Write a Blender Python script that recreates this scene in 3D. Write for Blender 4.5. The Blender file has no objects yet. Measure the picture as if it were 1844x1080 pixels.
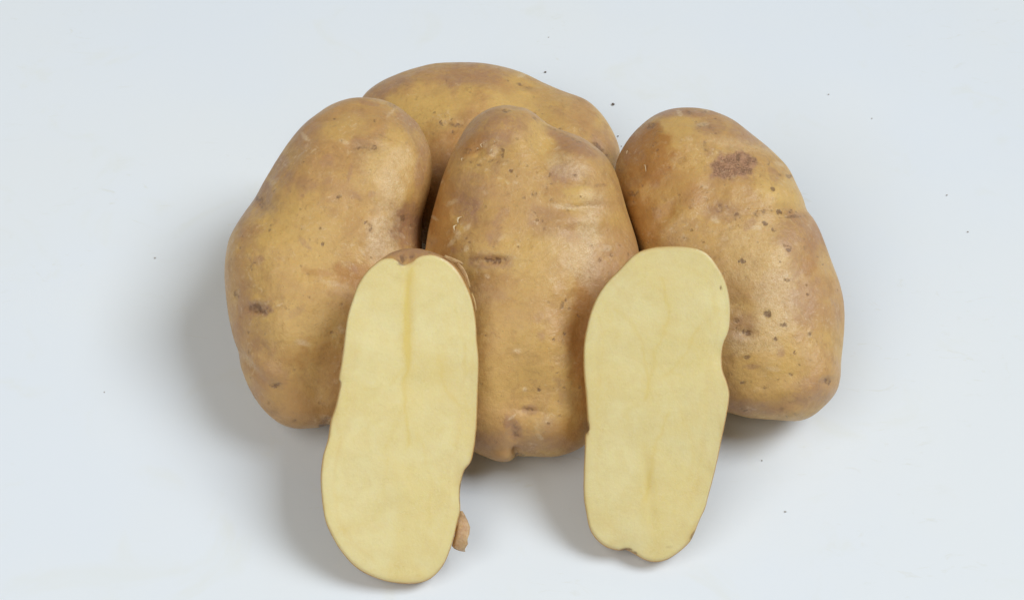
import bpy, math, random
import numpy as np
from mathutils import Vector

# ------------------------------------------------------------------ camera, world, lamps
sc = bpy.context.scene
C = sc.collection
W, H = 1844.0, 1080.0
ELEV = math.radians(53)
DIST = 0.52
LENS = 55.0
target = np.array([0.0, 0.0, 0.02])
cam_pos = target + DIST * np.array([0.0, -math.cos(ELEV), math.sin(ELEV)])
F = (target - cam_pos) / DIST                     # forward
RT = np.array([1.0, 0.0, 0.0])                    # right
UP = np.cross(RT, F)                              # up
cam_d = bpy.data.cameras.new('camera')
cam_d.lens = LENS; cam_d.sensor_width = 36.0
cam_d.clip_start = 0.01; cam_d.clip_end = 50
cam = bpy.data.objects.new('camera', cam_d); C.objects.link(cam)
cam.location = cam_pos
cam.rotation_euler = Vector(F).to_track_quat('-Z', 'Y').to_euler()
sc.camera = cam

world = bpy.data.worlds.new('World'); sc.world = world
world.use_nodes = True
bg = world.node_tree.nodes['Background']
bg.inputs['Color'].default_value = (1.0, 0.90, 0.74, 1)
bg.inputs['Strength'].default_value = 0.16

def area(name, loc, aim, sx, sy, power, col):
    d = bpy.data.lights.new(name, 'AREA'); d.shape = 'RECTANGLE'
    d.size = sx; d.size_y = sy; d.energy = power; d.color = col
    o = bpy.data.objects.new(name, d); C.objects.link(o)
    o.location = loc
    o.rotation_euler = (Vector(aim) - Vector(loc)).to_track_quat('-Z', 'Y').to_euler()
    return o
area('window_light', (3.15, 0.22, 4.05), (0, 0, 0), 2.4, 2.4, 188.0, (0.94, 0.975, 1.0))
area('fill_light', (-0.72, -0.65, 1.30), (0, 0, 0), 1.2, 1.2, 10.0, (1.0, 0.97, 0.92))  # added soft fill from front left, brightens the cut faces and left table

vs = sc.view_settings
vs.view_transform = 'Standard'; vs.look = 'None'; vs.exposure = 0.06; vs.gamma = 1.0
sc.render.engine = 'CYCLES'

# ------------------------------------------------------------------ helpers
def ray(px, py):
    """direction of the view ray through photo pixel (px,py); returns forward-normalised (depth 1)"""
    px = np.asarray(px, float); py = np.asarray(py, float)
    k = 36.0 / LENS / W
    return F + ((px - W/2) * k)[..., None] * RT - ((py - H/2) * k)[..., None] * UP

def on_plane(px, py, P0, m):
    r = ray(px, py)
    t = np.dot(P0 - cam_pos, m) / (r @ m)
    return cam_pos + r * t[..., None]

def project(P):
    d = P - cam_pos
    z = d @ F
    k = 36.0 / LENS / W
    return np.stack([W/2 + (d @ RT) / z / k, H/2 - (d @ UP) / z / k], -1)

def hash3(ix, iy, iz, seed):
    h = (ix * 374761393 + iy * 668265263 + iz * 2147483647 + seed * 974634777) & 0xffffffff
    h = ((h ^ (h >> 13)) * 1274126177) & 0xffffffff
    h = (h ^ (h >> 16)) & 0xffffffff
    return h / 4294967295.0

def vnoise(p, seed=0):
    """value noise in 0..1, p is (N,3)"""
    p = p + 1000.0
    i = np.floor(p).astype(np.int64); f = p - i
    f = f * f * (3 - 2 * f)
    out = 0
    for dx in (0, 1):
        for dy in (0, 1):
            for dz in (0, 1):
                w = (f[:, 0] if dx else 1 - f[:, 0]) * (f[:, 1] if dy else 1 - f[:, 1]) * (f[:, 2] if dz else 1 - f[:, 2])
                out = out + w * hash3(i[:, 0] + dx, i[:, 1] + dy, i[:, 2] + dz, seed)
    return out

def fbm(p, seed=0, oct=4):
    a, s, t = 1.0, 0.0, 0.0
    for o in range(oct):
        s = s + a * vnoise(p * 2 ** o, seed + o * 17); t += a; a *= 0.5
    return s / t

def smooth_closed(pts, n=400):
    """closed Catmull-Rom through pts"""
    P = np.array(pts, float); N = len(P); out = []
    per = max(4, n // N)
    for i in range(N):
        p0, p1, p2, p3 = P[i-1], P[i], P[(i+1) % N], P[(i+2) % N]
        for t in np.linspace(0, 1, per, endpoint=False):
            out.append(0.5*((2*p1)+(-p0+p2)*t+(2*p0-5*p1+4*p2-p3)*t*t+(-p0+3*p1-3*p2+p3)*t**3))
    return np.array(out)

def polar(pts, cen, sm=0):
    """outline as radius against angle about cen (pixels, y up)"""
    c = smooth_closed(pts, 800)
    a = np.arctan2(-(c[:, 1]-cen[1]), c[:, 0]-cen[0]); r = np.hypot(c[:, 0]-cen[0], c[:, 1]-cen[1])
    o = np.argsort(a); a, r = a[o], r[o]
    g = np.linspace(-math.pi, math.pi, 1440, endpoint=False)
    rr = np.interp(g, a, r, period=2*math.pi)
    if sm:
        k = np.exp(-0.5*(np.arange(-3*sm, 3*sm+1)/sm)**2); k /= k.sum()
        rr = np.convolve(np.concatenate([rr[-3*sm:], rr, rr[:3*sm]]), k, 'valid')
    return lambda q: np.interp(q, g, rr, period=2*math.pi)

def cube_sphere(n):
    g = np.tan(np.linspace(-math.pi/4, math.pi/4, n+1))
    A, B = np.meshgrid(g, g, indexing='ij'); A = A.ravel(); B = B.ravel(); O = np.ones_like(A)
    faces_xyz = [np.stack(v, 1) for v in ((A, B, O), (B, A, -O), (O, A, B), (-O, B, A), (B, O, A), (A, -O, B))]
    V = np.concatenate(faces_xyz)
    key = np.round(V * 1e5).astype(np.int64)
    _, first, inv = np.unique(key, axis=0, return_index=True, return_inverse=True)
    inv = inv.ravel()
    U = V[first]; U /= np.linalg.norm(U, axis=1)[:, None]
    idx = np.arange((n+1)**2).reshape(n+1, n+1)
    q = np.stack([idx[:-1, :-1], idx[1:, :-1], idx[1:, 1:], idx[:-1, 1:]], -1).reshape(-1, 4)
    Q = np.concatenate([q + k*(n+1)**2 for k in range(6)])
    return U, inv[Q]

def vnormals(V, Q):
    d1 = V[Q[:, 2]] - V[Q[:, 0]]; d2 = V[Q[:, 3]] - V[Q[:, 1]]
    fn = np.cross(d1, d2)
    N = np.zeros_like(V)
    for k in range(4):
        np.add.at(N, Q[:, k], fn)
    return N / (np.linalg.norm(N, axis=1)[:, None] + 1e-20)

def make_mesh(name, V, faces, mat, parent=None, normals=None, attrs=None, smooth=True):
    me = bpy.data.meshes.new(name)
    me.from_pydata(np.asarray(V).tolist(), [], [list(f) for f in (faces.tolist() if hasattr(faces, 'tolist') else faces)])
    me.materials.append(mat)
    if smooth:
        me.polygons.foreach_set('use_smooth', [True]*len(me.polygons))
    if attrs:
        for an, data in attrs.items():
            at = me.color_attributes.new(an, 'FLOAT_COLOR', 'POINT')
            buf = np.ones((len(V), 4), np.float32); buf[:, :data.shape[1]] = data
            at.data.foreach_set('color', buf.ravel())
    me.update()
    if normals is not None:
        me.normals_split_custom_set_from_vertices(normals.tolist())
    o = bpy.data.objects.new(name, me); C.objects.link(o)
    if parent: o.parent = parent
    return o

def submesh(V, Q, sel, N, attrs):
    """faces selected by boolean sel, with reindexed vertices"""
    q = Q[sel]; u, inv = np.unique(q, return_inverse=True)
    return V[u], inv.reshape(q.shape), N[u], {k: a[u] for k, a in attrs.items()}

def thing(name, label, cat, loc, group=None):
    o = bpy.data.objects.new(name, None); C.objects.link(o)
    o.empty_display_size = 0.01; o.location = loc
    o['label'] = label; o['category'] = cat
    if group: o['group'] = group
    return o

# ------------------------------------------------------------------ materials
class NT:
    def __init__(s, name):
        s.m = bpy.data.materials.new(name); s.m.use_nodes = True
        s.t = s.m.node_tree; s.b = s.t.nodes['Principled BSDF']
    def n(s, typ, **kw):
        nd = s.t.nodes.new(typ)
        for k, v in kw.items():
            if k in ('operation', 'blend_type', 'data_type', 'feature', 'distance', 'attribute_name', 'noise_dimensions', 'clamp'): setattr(nd, k, v)
            else:
                if hasattr(v, 'is_output'): s.t.links.new(v, nd.inputs[k])
                else: nd.inputs[k].default_value = v
        return nd
    def link(s, a, b): s.t.links.new(a, b)
    def noise(s, vec, scale, detail=4, rough=0.55, dist=0.0):
        return s.n('ShaderNodeTexNoise', Vector=vec, Scale=scale, Detail=detail, Roughness=rough, Distortion=dist).outputs['Fac']
    def ramp(s, fac, lo, hi, a=0.0, b=1.0, smooth=True):
        nd = s.n('ShaderNodeMapRange')
        nd.interpolation_type = 'SMOOTHSTEP' if smooth else 'LINEAR'
        s.link(fac, nd.inputs[0])
        for i, v in zip((1, 2, 3, 4), (lo, hi, a, b)): nd.inputs[i].default_value = v
        return nd.outputs[0]
    def math(s, op, a, b=0.0, clamp=False):
        nd = s.t.nodes.new('ShaderNodeMath'); nd.operation = op; nd.use_clamp = clamp
        for i, v in enumerate((a, b)):
            if hasattr(v, 'is_output'): s.link(v, nd.inputs[i])
            else: nd.inputs[i].default_value = v
        return nd.outputs[0]
    def mix(s, fac, a, b, mode='MIX'):
        nd = s.t.nodes.new('ShaderNodeMix'); nd.data_type = 'RGBA'; nd.blend_type = mode
        for i, v in ((0, fac), (6, a), (7, b)):
            if hasattr(v, 'is_output'): s.link(v, nd.inputs[i])
            else: nd.inputs[i].default_value = v if i == 0 else (*v, 1)
        return nd.outputs[2]
    def bump(s, h, strength, dist, normal=None):
        nd = s.n('ShaderNodeBump', Height=h, Strength=strength, Distance=dist)
        if normal: s.link(normal, nd.inputs['Normal'])
        return nd.outputs[0]

def skin_material():
    t = NT('potato_skin')
    oc = t.n('ShaderNodeTexCoord').outputs['Object']
    m1 = t.n('ShaderNodeVertexColor'); m1.layer_name = 'marks'
    m2 = t.n('ShaderNodeVertexColor'); m2.layer_name = 'tints'
    s1 = t.n('ShaderNodeSeparateColor', Color=m1.outputs[0]).outputs
    s2 = t.n('ShaderNodeSeparateColor', Color=m2.outputs[0]).outputs
    dark, pink, yellow = s1[0], s1[1], s1[2]
    orange, scaly_sheen, crust = s2[0], s2[1], s2[2]
    big = t.noise(oc, 38, 5, 0.6, 0.6)
    mid = t.noise(oc, 150, 6, 0.62, 0.4)
    fine = t.noise(oc, 900, 5, 0.7)
    col = t.mix(t.ramp(big, 0.36, 0.64), SK['tan'], SK['yel'])
    col = t.mix(t.math('MULTIPLY', t.ramp(mid, 0.50, 0.68), 0.30), col, SK['brown'])
    col = t.mix(t.math('MULTIPLY', t.ramp(t.noise(oc, 60, 4, 0.6, 0.8), 0.52, 0.70), 0.35), col, SK['pink'])
    col = t.mix(t.math('MULTIPLY', yellow, 0.75), col, SK['bright'])
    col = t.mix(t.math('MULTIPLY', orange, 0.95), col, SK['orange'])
    col = t.mix(t.math('MULTIPLY', pink, t.ramp(t.noise(oc, 330, 5, 0.7, 0.8), 0.36, 0.58, 0.45, 1.0)), col, SK['pink'])
    col = t.mix(t.math('MULTIPLY', scaly_sheen, t.ramp(fine, 0.35, 0.62, 0.25, 0.60)), col, SK['pale'])  # pale flaky skin, and highlights painted into the colour
    # corky scab with cracked texture
    rid = t.math('ABSOLUTE', t.math('SUBTRACT', t.noise(oc, 520, 4, 0.65, 2.2), 0.5))
    crk = t.math('MULTIPLY', crust, t.math('MULTIPLY', t.ramp(rid, 0.0, 0.05, 1.0, 0.0), t.ramp(t.noise(oc, 330, 2), 0.3, 0.55)))
    col = t.mix(t.math('MULTIPLY', crust, 0.8), col, SK['crust'])
    col = t.mix(t.math('MULTIPLY', crk, 0.75), col, SK['dark'])
    # smeared dust, thin streaks and russet flecks
    dst = t.ramp(t.noise(oc, 420, 6, 0.72, 1.0), 0.50, 0.66)
    patch = t.ramp(t.noise(oc, 75, 4, 0.6, 1.0), 0.42, 0.62)
    col = t.mix(t.math('MULTIPLY', t.math('MULTIPLY', dst, patch), 0.36), col, SK['brown'])
    lt = t.ramp(t.noise(oc, 500, 5, 0.7, 0.6), 0.52, 0.70)
    lp = t.ramp(t.noise(oc, 62, 3, 0.55, 0.7), 0.45, 0.62)
    col = t.mix(t.math('MULTIPLY', t.math('MULTIPLY', lt, lp), 0.40), col, SK['pale'])
    # lenticels: scattered little pores, some dark
    v2 = t.n('ShaderNodeTexVoronoi', Vector=oc, Scale=310.0, Randomness=1.0)
    pore = t.ramp(t.math('ADD', v2.outputs['Distance'], t.math('MULTIPLY', t.math('SUBTRACT', fine, 0.5), 0.35)), 0.06, 0.22, 1.0, 0.0)
    pick = t.ramp(t.n('ShaderNodeSeparateColor', Color=v2.outputs['Color']).outputs[0], 0.66, 0.84)
    clus = t.ramp(t.noise(oc, 55, 3, 0.5), 0.38, 0.62, 0.15, 1.0)
    pore = t.math('MULTIPLY', t.math('MULTIPLY', pore, pick), clus)
    v3 = t.n('ShaderNodeTexVoronoi', Vector=oc, Scale=900.0, Randomness=1.0)
    pin = t.ramp(v3.outputs['Distance'], 0.10, 0.30, 1.0, 0.0)
    pk3 = t.ramp(t.n('ShaderNodeSeparateColor', Color=v3.outputs['Color']).outputs[0], 0.70, 0.9)
    pin = t.math('MULTIPLY', t.math('MULTIPLY', pin, pk3), t.ramp(t.noise(oc, 90, 3, 0.5), 0.45, 0.62))
    col = t.mix(t.math('MULTIPLY', pore, 0.50), col, SK['dark'])
    col = t.mix(t.math('MULTIPLY', pin, 0.45), col, SK['brown'])
    # faint scratches and dust streaks
    mp = t.n('ShaderNodeMapping', Vector=oc); mp.inputs['Scale'].default_value = (1.0, 0.22, 1.0); mp.inputs['Rotation'].default_value = (0.3, 0.5, 1.0)
    scr = t.ramp(t.noise(mp.outputs[0], 700, 3, 0.6, 1.5), 0.63, 0.74)
    col = t.mix(t.math('MULTIPLY', scr, 0.30), col, SK['brown'])
    dn = t.math('ADD', dark, t.math('MULTIPLY', t.math('SUBTRACT', t.noise(oc, 620, 5, 0.7, 0.5), 0.5), 1.1))
    dk = t.math('MULTIPLY', t.math('ADD', t.math('MULTIPLY', dark, 0.45), t.math('MULTIPLY', t.ramp(dn, 0.28, 0.66), 0.50)), t.ramp(dark, 0.03, 0.22), True)
    col = t.mix(dk, col, SK['dark'])
    col = t.mix(t.ramp(fine, 0.3, 0.7, 0.10, 0.0), col, SK['dark'])
    t.link(col, t.b.inputs['Base Color'])
    rg = t.math('ADD', t.ramp(mid, 0.3, 0.7, SK['rough']-0.06, SK['rough']+0.10), t.math('MULTIPLY', crust, 0.25), True)
    t.link(rg, t.b.inputs['Roughness'])
    t.b.inputs['Specular IOR Level'].default_value = 0.55
    t.b.inputs['Subsurface Weight'].default_value = 0.12
    t.b.inputs['Subsurface Radius'].default_value = (1.0, 0.5, 0.2)
    t.b.inputs['Subsurface Scale'].default_value = 0.003
    n1 = t.bump(t.noise(oc, 240, 6, 0.62), 0.55, 0.0011)
    net = t.n('ShaderNodeTexVoronoi', Vector=oc, Scale=1300.0, feature='DISTANCE_TO_EDGE').outputs['Distance']
    hh = t.math('ADD', t.math('MULTIPLY', fine, 0.6), t.math('MULTIPLY', t.ramp(net, 0.0, 0.15), t.ramp(scaly_sheen, 0.0, 1.0, 0.10, 0.45)))
    n2 = t.bump(hh, 0.45, 0.00028, n1)
    hc = t.math('SUBTRACT', t.math('SUBTRACT', t.math('MULTIPLY', crk, -1.0), t.math('MULTIPLY', pore, 0.9)), t.math('MULTIPLY', dk, 0.8))
    n3 = t.bump(hc, 0.6, 0.0004, n2)
    t.link(n3, t.b.inputs['Normal'])
    return t.m

SK = dict(tan=(0.555, 0.322, 0.122), yel=(0.635, 0.400, 0.128), brown=(0.310, 0.155, 0.060),
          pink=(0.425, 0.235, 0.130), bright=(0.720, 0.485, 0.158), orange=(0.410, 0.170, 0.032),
          pale=(0.840, 0.670, 0.430), crust=(0.450, 0.245, 0.140), dark=(0.205, 0.112, 0.055), rough=0.41)
skin = skin_material()

def flesh_material():
    t = NT('potato_flesh')
    oc = t.n('ShaderNodeTexCoord').outputs['Object']
    m1 = t.n('ShaderNodeVertexColor'); m1.layer_name = 'marks'
    s1 = t.n('ShaderNodeSeparateColor', Color=m1.outputs[0]).outputs
    pith, rim, spot = s1[0], s1[1], s1[2]
    big = t.noise(oc, 45, 4, 0.55, 0.8)
    mid = t.noise(oc, 170, 4, 0.6, 0.6)
    col = t.mix(t.ramp(big, 0.38, 0.62), (0.830, 0.740, 0.395), (0.815, 0.702, 0.335))
    col = t.mix(t.ramp(mid, 0.35, 0.7, 0.0, 0.35), col, (0.740, 0.600, 0.260))
    col = t.mix(t.ramp(t.noise(oc, 1400, 3, 0.6), 0.45, 0.75, 0.0, 0.22), col, (0.90, 0.83, 0.55))
    col = t.mix(t.math('MULTIPLY', pith, 0.85), col, (0.760, 0.600, 0.190))
    col = t.mix(t.math('MULTIPLY', rim, 0.65), col, (0.640, 0.430, 0.160))
    col = t.mix(spot, col, (0.26, 0.15, 0.07))
    t.link(col, t.b.inputs['Base Color'])
    t.link(t.ramp(t.noise(oc, 210, 4, 0.6), 0.35, 0.65, 0.26, 0.46), t.b.inputs['Roughness'])
    t.b.inputs['Specular IOR Level'].default_value = 0.4
    t.b.inputs['Subsurface Weight'].default_value = 0.35
    t.b.inputs['Subsurface Radius'].default_value = (1.0, 0.8, 0.35)
    t.b.inputs['Subsurface Scale'].default_value = 0.004
    n1 = t.bump(t.noise(oc, 110, 3, 0.5), 0.25, 0.0012)
    n2 = t.bump(t.noise(oc, 1100, 4, 0.7), 0.35, 0.00025, n1)
    t.link(n2, t.b.inputs['Normal'])
    return t.m
flesh = flesh_material()

def table_material():
    t = NT('white_tabletop')
    oc = t.n('ShaderNodeTexCoord').outputs['Object']
    col = t.mix(t.ramp(t.noise(oc, 9, 4, 0.55), 0.35, 0.65), (0.775, 0.845, 0.925), (0.790, 0.850, 0.905))
    col = t.mix(t.ramp(t.noise(oc, 26, 5, 0.6, 1.2), 0.56, 0.74, 0.0, 0.55), col, (0.765, 0.815, 0.820))
    v = t.n('ShaderNodeTexVoronoi', Vector=oc, Scale=55.0, Randomness=1.0)
    dot = t.ramp(v.outputs['Distance'], 0.006, 0.016, 1.0, 0.0)
    pk = t.ramp(t.n('ShaderNodeSeparateColor', Color=v.outputs['Color']).outputs[1], 0.86, 0.98)
    col = t.mix(t.math('MULTIPLY', t.math('MULTIPLY', dot, pk), 0.35), col, (0.35, 0.33, 0.32))
    sm = t.n('ShaderNodeMapping', Vector=oc); sm.inputs['Scale'].default_value = (1.0, 2.6, 1.0); sm.inputs['Rotation'].default_value = (0, 0, 0.5)
    smear = t.math('MULTIPLY', t.ramp(t.noise(sm.outputs[0], 60, 5, 0.65, 1.8), 0.60, 0.72), t.ramp(t.noise(oc, 11, 2), 0.45, 0.62))
    col = t.mix(t.math('MULTIPLY', smear, 0.40), col, (0.70, 0.73, 0.70))
    t.link(col, t.b.inputs['Base Color'])
    t.link(t.ramp(t.noise(oc, 14, 4, 0.6), 0.3, 0.7, 0.42, 0.52), t.b.inputs['Roughness'])
    t.b.inputs['Specular IOR Level'].default_value = 0.35
    t.link(t.bump(t.noise(oc, 30, 3, 0.5), 0.10, 0.001), t.b.inputs['Normal'])
    return t.m

# ------------------------------------------------------------------ the table
tab = make_mesh('table_surface', [(-3, -3, 0), (3, -3, 0), (3, 3, 0), (-3, 3, 0)], [(0, 1, 2, 3)], table_material(), smooth=False)
tab['kind'] = 'structure'

# ------------------------------------------------------------------ painting marks (positions measured on the photograph, stored on the surface)
def paint(px, front, marks, seed):
    """marks: list of (layer, x, y, rx, ry, angle_deg, strength[, softness]); returns dict layer -> values"""
    lay = {k: np.zeros(len(px)) for k in ('dark', 'pink', 'yellow', 'orange', 'scaly_sheen', 'crust')}
    q = np.column_stack([px / 16.0, np.full(len(px), seed * 3.1)])
    wob = np.column_stack([fbm(q, seed, 4), fbm(q, seed + 50, 4)]) - 0.5
    q2 = np.column_stack([px / 4.5, np.full(len(px), seed * 1.7)])
    speck = fbm(q2, seed + 99, 3)
    for mk in marks:
        l, x, y, rx, ry, ang, st = mk[:7]; soft = mk[7] if len(mk) > 7 else 0.5
        a = math.radians(ang); dx = px[:, 0] - x; dy = px[:, 1] - y
        u = (dx*math.cos(a) - dy*math.sin(a))/rx; v = (dx*math.sin(a) + dy*math.cos(a))/ry
        near = np.flatnonzero(u*u+v*v < 4.84)
        un = u[near] + wob[near, 0]*1.3; vn = v[near] + wob[near, 1]*1.3
        d = np.hypot(un, vn)
        m = np.clip((1 + soft*0.5 - d)/(soft + 1e-3), 0, 1); m = m*m*(3-2*m)
        if l == 'dark': m = m * np.clip(0.35 + (speck[near]-0.35)*2.6, 0.15, 1)
        cur = lay[l][near]
        lay[l][near] = np.maximum(cur, m*st)
    for k in lay: lay[k] = np.clip(lay[k]*front, 0, 1)
    return lay

def blemishes(outline, seed, n):
    """many small pores, nicks and short scratches spread over the skin"""
    rs = random.Random(seed); P = np.array(outline, float)
    x0, y0 = P.min(0); x1, y1 = P.max(0); out = []
    hubs = [(rs.uniform(x0, x1), rs.uniform(y0, y1)) for _ in range(9)]
    for _ in range(n):
        if rs.random() < 0.6:
            h = rs.choice(hubs); x, y = rs.gauss(h[0], 34), rs.gauss(h[1], 34)
        else: x, y = rs.uniform(x0, x1), rs.uniform(y0, y1)
        k = rs.random()
        if k < 0.55: out.append(('dark', x, y, rs.uniform(1.6, 3.6), rs.uniform(1.4, 2.8), rs.uniform(0, 180), rs.uniform(.25, .6), .6))
        elif k < 0.72: out.append(('dark', x, y, rs.uniform(7, 20), rs.uniform(1.1, 1.8), rs.uniform(-50, 50), rs.uniform(.2, .42), .6))
        elif k < 0.86: out.append(('pink', x, y, rs.uniform(6, 20), rs.uniform(4, 12), rs.uniform(0, 180), rs.uniform(.3, .7), .7))
        else: out.append(('scaly_sheen', x, y, rs.uniform(4, 14), rs.uniform(2, 6), rs.uniform(-60, 60), rs.uniform(.5, .9), .6))
    return out

def gauss_px(px, x, y, rx, ry, ang=0):
    a = math.radians(ang); dx = px[:, 0]-x; dy = px[:, 1]-y
    u = (dx*math.cos(a) - dy*math.sin(a))/rx; v = (dx*math.sin(a) + dy*math.cos(a))/ry
    return np.exp(-(u*u+v*v))

U0, Q0 = cube_sphere(160)
BODIES = {}

def whole_potato(key, label, outline, cen, tilt, thick, lumps, marks, parts, seed, p=2.5, tb=None, lift=0.0, bake=None):
    """outline: traced contour; tilt: how far the tuber's broad plane leans back from facing the camera (deg)
       thick: half thickness in m; lumps: (x,y,rx,ry,ang,height_mm)"""
    R = polar(outline, cen, 6)
    phi = np.arctan2(U0[:, 1], U0[:, 0]); rho = np.sqrt(np.clip(1-U0[:, 2]**2, 0, 1))
    rr = R(phi)*rho
    px = cen[0] + rr*np.cos(phi); py = cen[1] - rr*np.sin(phi)
    v = -ray(np.array([cen[0]]), np.array([cen[1]]))[0]; v /= np.linalg.norm(v)
    th = math.radians(tilt)
    # plane normal: view direction turned towards the zenith
    side = np.cross(v, [0, 0, 1.0]); side /= np.linalg.norm(side)
    upv = np.cross(side, v)
    m = v*math.cos(th) + upv*math.sin(th)
    hh = np.sqrt(np.clip(1-rho**p, 0, 1))
    sgn = np.sign(U0[:, 2])
    tbk = tb or thick
    depth = 0.52
    for it in range(12):
        P0 = cam_pos + ray(np.array([cen[0]]), np.array([cen[1]]))[0]*depth
        base = on_plane(px, py, P0, m)
        V = base + (hh*np.where(sgn > 0, thick, -tbk))[:, None]*v
        q = (V - P0)*np.array([1, 1, 1])
        # gentle unevenness of a grown tuber
        n0 = vnormals(V, Q0)
        und = (fbm(q*38 + seed*7, seed, 2) - 0.5)*0.0050 + (fbm(q*110 + seed*3, seed+5, 3)-0.5)*0.0014
        und *= np.clip(hh*1.6, 0.15, 1)
        V = V + n0*und[:, None]
        pr = project(V)
        front = np.clip((n0 @ v)*4 + 0.6, 0, 1)
        disp = np.zeros(len(V))
        for (x, y, rx, ry, ang, amt) in lumps:
            disp += gauss_px(pr, x, y, rx, ry, ang)*amt*0.001
        V = V + n0*(disp*front)[:, None]
        zmin = V[:, 2].min()
        if abs(zmin - lift) < 1e-5: break
        depth += (zmin - lift)/max(0.2, -ray(np.array([cen[0]]), np.array([cen[1]]))[0][2])
    N = vnormals(V, Q0)
    pr = project(V)
    front = np.clip((N @ v)*5 + 0.8, 0, 1)
    L = paint(pr, front, marks + blemishes(outline, seed*13, {'A': 110, 'B': 70, 'C': 130, 'D': 170}[key]), seed)
    attrs = {'marks': np.column_stack([L['dark'], L['pink'], L['yellow']]),
             'tints': np.column_stack([L['orange'], L['scaly_sheen'], L['crust']])}
    org = np.array([V[:, 0].mean(), V[:, 1].mean(), 0.0])
    root = thing('potato', label, 'potato', org, 'whole potatoes heaped on the white table')
    Vl = V - org
    fc = pr[Q0].mean(1); fn = N[Q0].mean(1) @ v
    wq = np.column_stack([fc/14.0, np.full(len(fc), seed*2.3)])
    wob = np.column_stack([fbm(wq, seed, 3), fbm(wq, seed+50, 3)]) - 0.5
    taken = np.zeros(len(Q0), bool)
    for (name, x, y, rx, ry, ang, plabel) in parts:
        a = math.radians(ang); dx = fc[:, 0]-x; dy = fc[:, 1]-y
        u = (dx*math.cos(a)-dy*math.sin(a))/rx + wob[:, 0]*0.8; w = (dx*math.sin(a)+dy*math.cos(a))/ry + wob[:, 1]*0.8
        sel = (u*u+w*w < 1) & (fn > 0.05) & ~taken
        if sel.sum() < 6: print('empty part', key, name, x, y); continue
        taken |= sel
        a_, b_, c_, d_ = submesh(Vl, Q0, sel, N, attrs)
        o = make_mesh(name, a_, b_, skin, root, c_, d_)
        if plabel: o['label'] = plabel
    a_, b_, c_, d_ = submesh(Vl, Q0, ~taken, N, attrs)
    make_mesh('skin', a_, b_, skin, root, c_, d_)
    BODIES[key] = (V, Q0, root, org, v)
    print(key, 'depth %.4f zmax %.4f len' % (depth, V[:, 2].max()), V.max(0)-V.min(0))
    return root

NRM = {}
def surf_at(key, x, y):
    """front vertex of a body nearest to photo pixel x,y -> point, normal"""
    V, Q, root, org, v = BODIES[key]
    if key not in NRM: NRM[key] = vnormals(V, Q)
    N = NRM[key]
    pr = project(V); d = np.hypot(pr[:, 0]-x, pr[:, 1]-y) + np.where(N @ v > 0, 0, 1e6)
    i = int(np.argmin(d)); return V[i], N[i]

# ------------------------------------------------------------------ the four whole potatoes
A_OUT = [(652,177),(625,179),(594,190),(570,207),(548,226),(524,255),(502,285),(481,317),(460,349),(438,385),(420,416),
         (411,440),(406,474),(405,508),(411,563),(419,602),(429,641),(440,677),(455,709),(471,732),(487,747),(510,763),(536,770),(561,769),
         (591,767),(630,757),(670,730),(705,685),(733,620),(750,550),(757,500),(761,446),(762,395),(767,360),(774,325),(776,297),
         (773,272),(762,242),(747,217),(726,200),(704,187),(680,180)]
A_LUMPS = [(470,362,22,30,25,-1.6),(452,338,20,22,0,0.8),(740,420,34,46,0,-2.6),(700,330,60,70,0,2.0),(668,415,50,45,0,1.4),
           (610,500,60,12,-12,-0.35),(600,530,90,30,-8,0.8),(520,600,70,50,0,0.9),(462,557,15,10,0,-1.2),(462,540,22,8,0,0.7),
           (655,266,22,7,-10,-0.9),(655,254,30,8,-10,0.9),(445,650,40,8,-48,-1.0),(480,665,40,20,-45,1.2),(496,692,9,8,0,-0.7),
           (560,700,40,40,0,-1.2),(535,745,40,18,0,0.9),(590,762,10,8,0,-1.4),(748,240,8,40,20,-0.8),(560,290,50,60,30,0.9)]
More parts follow.
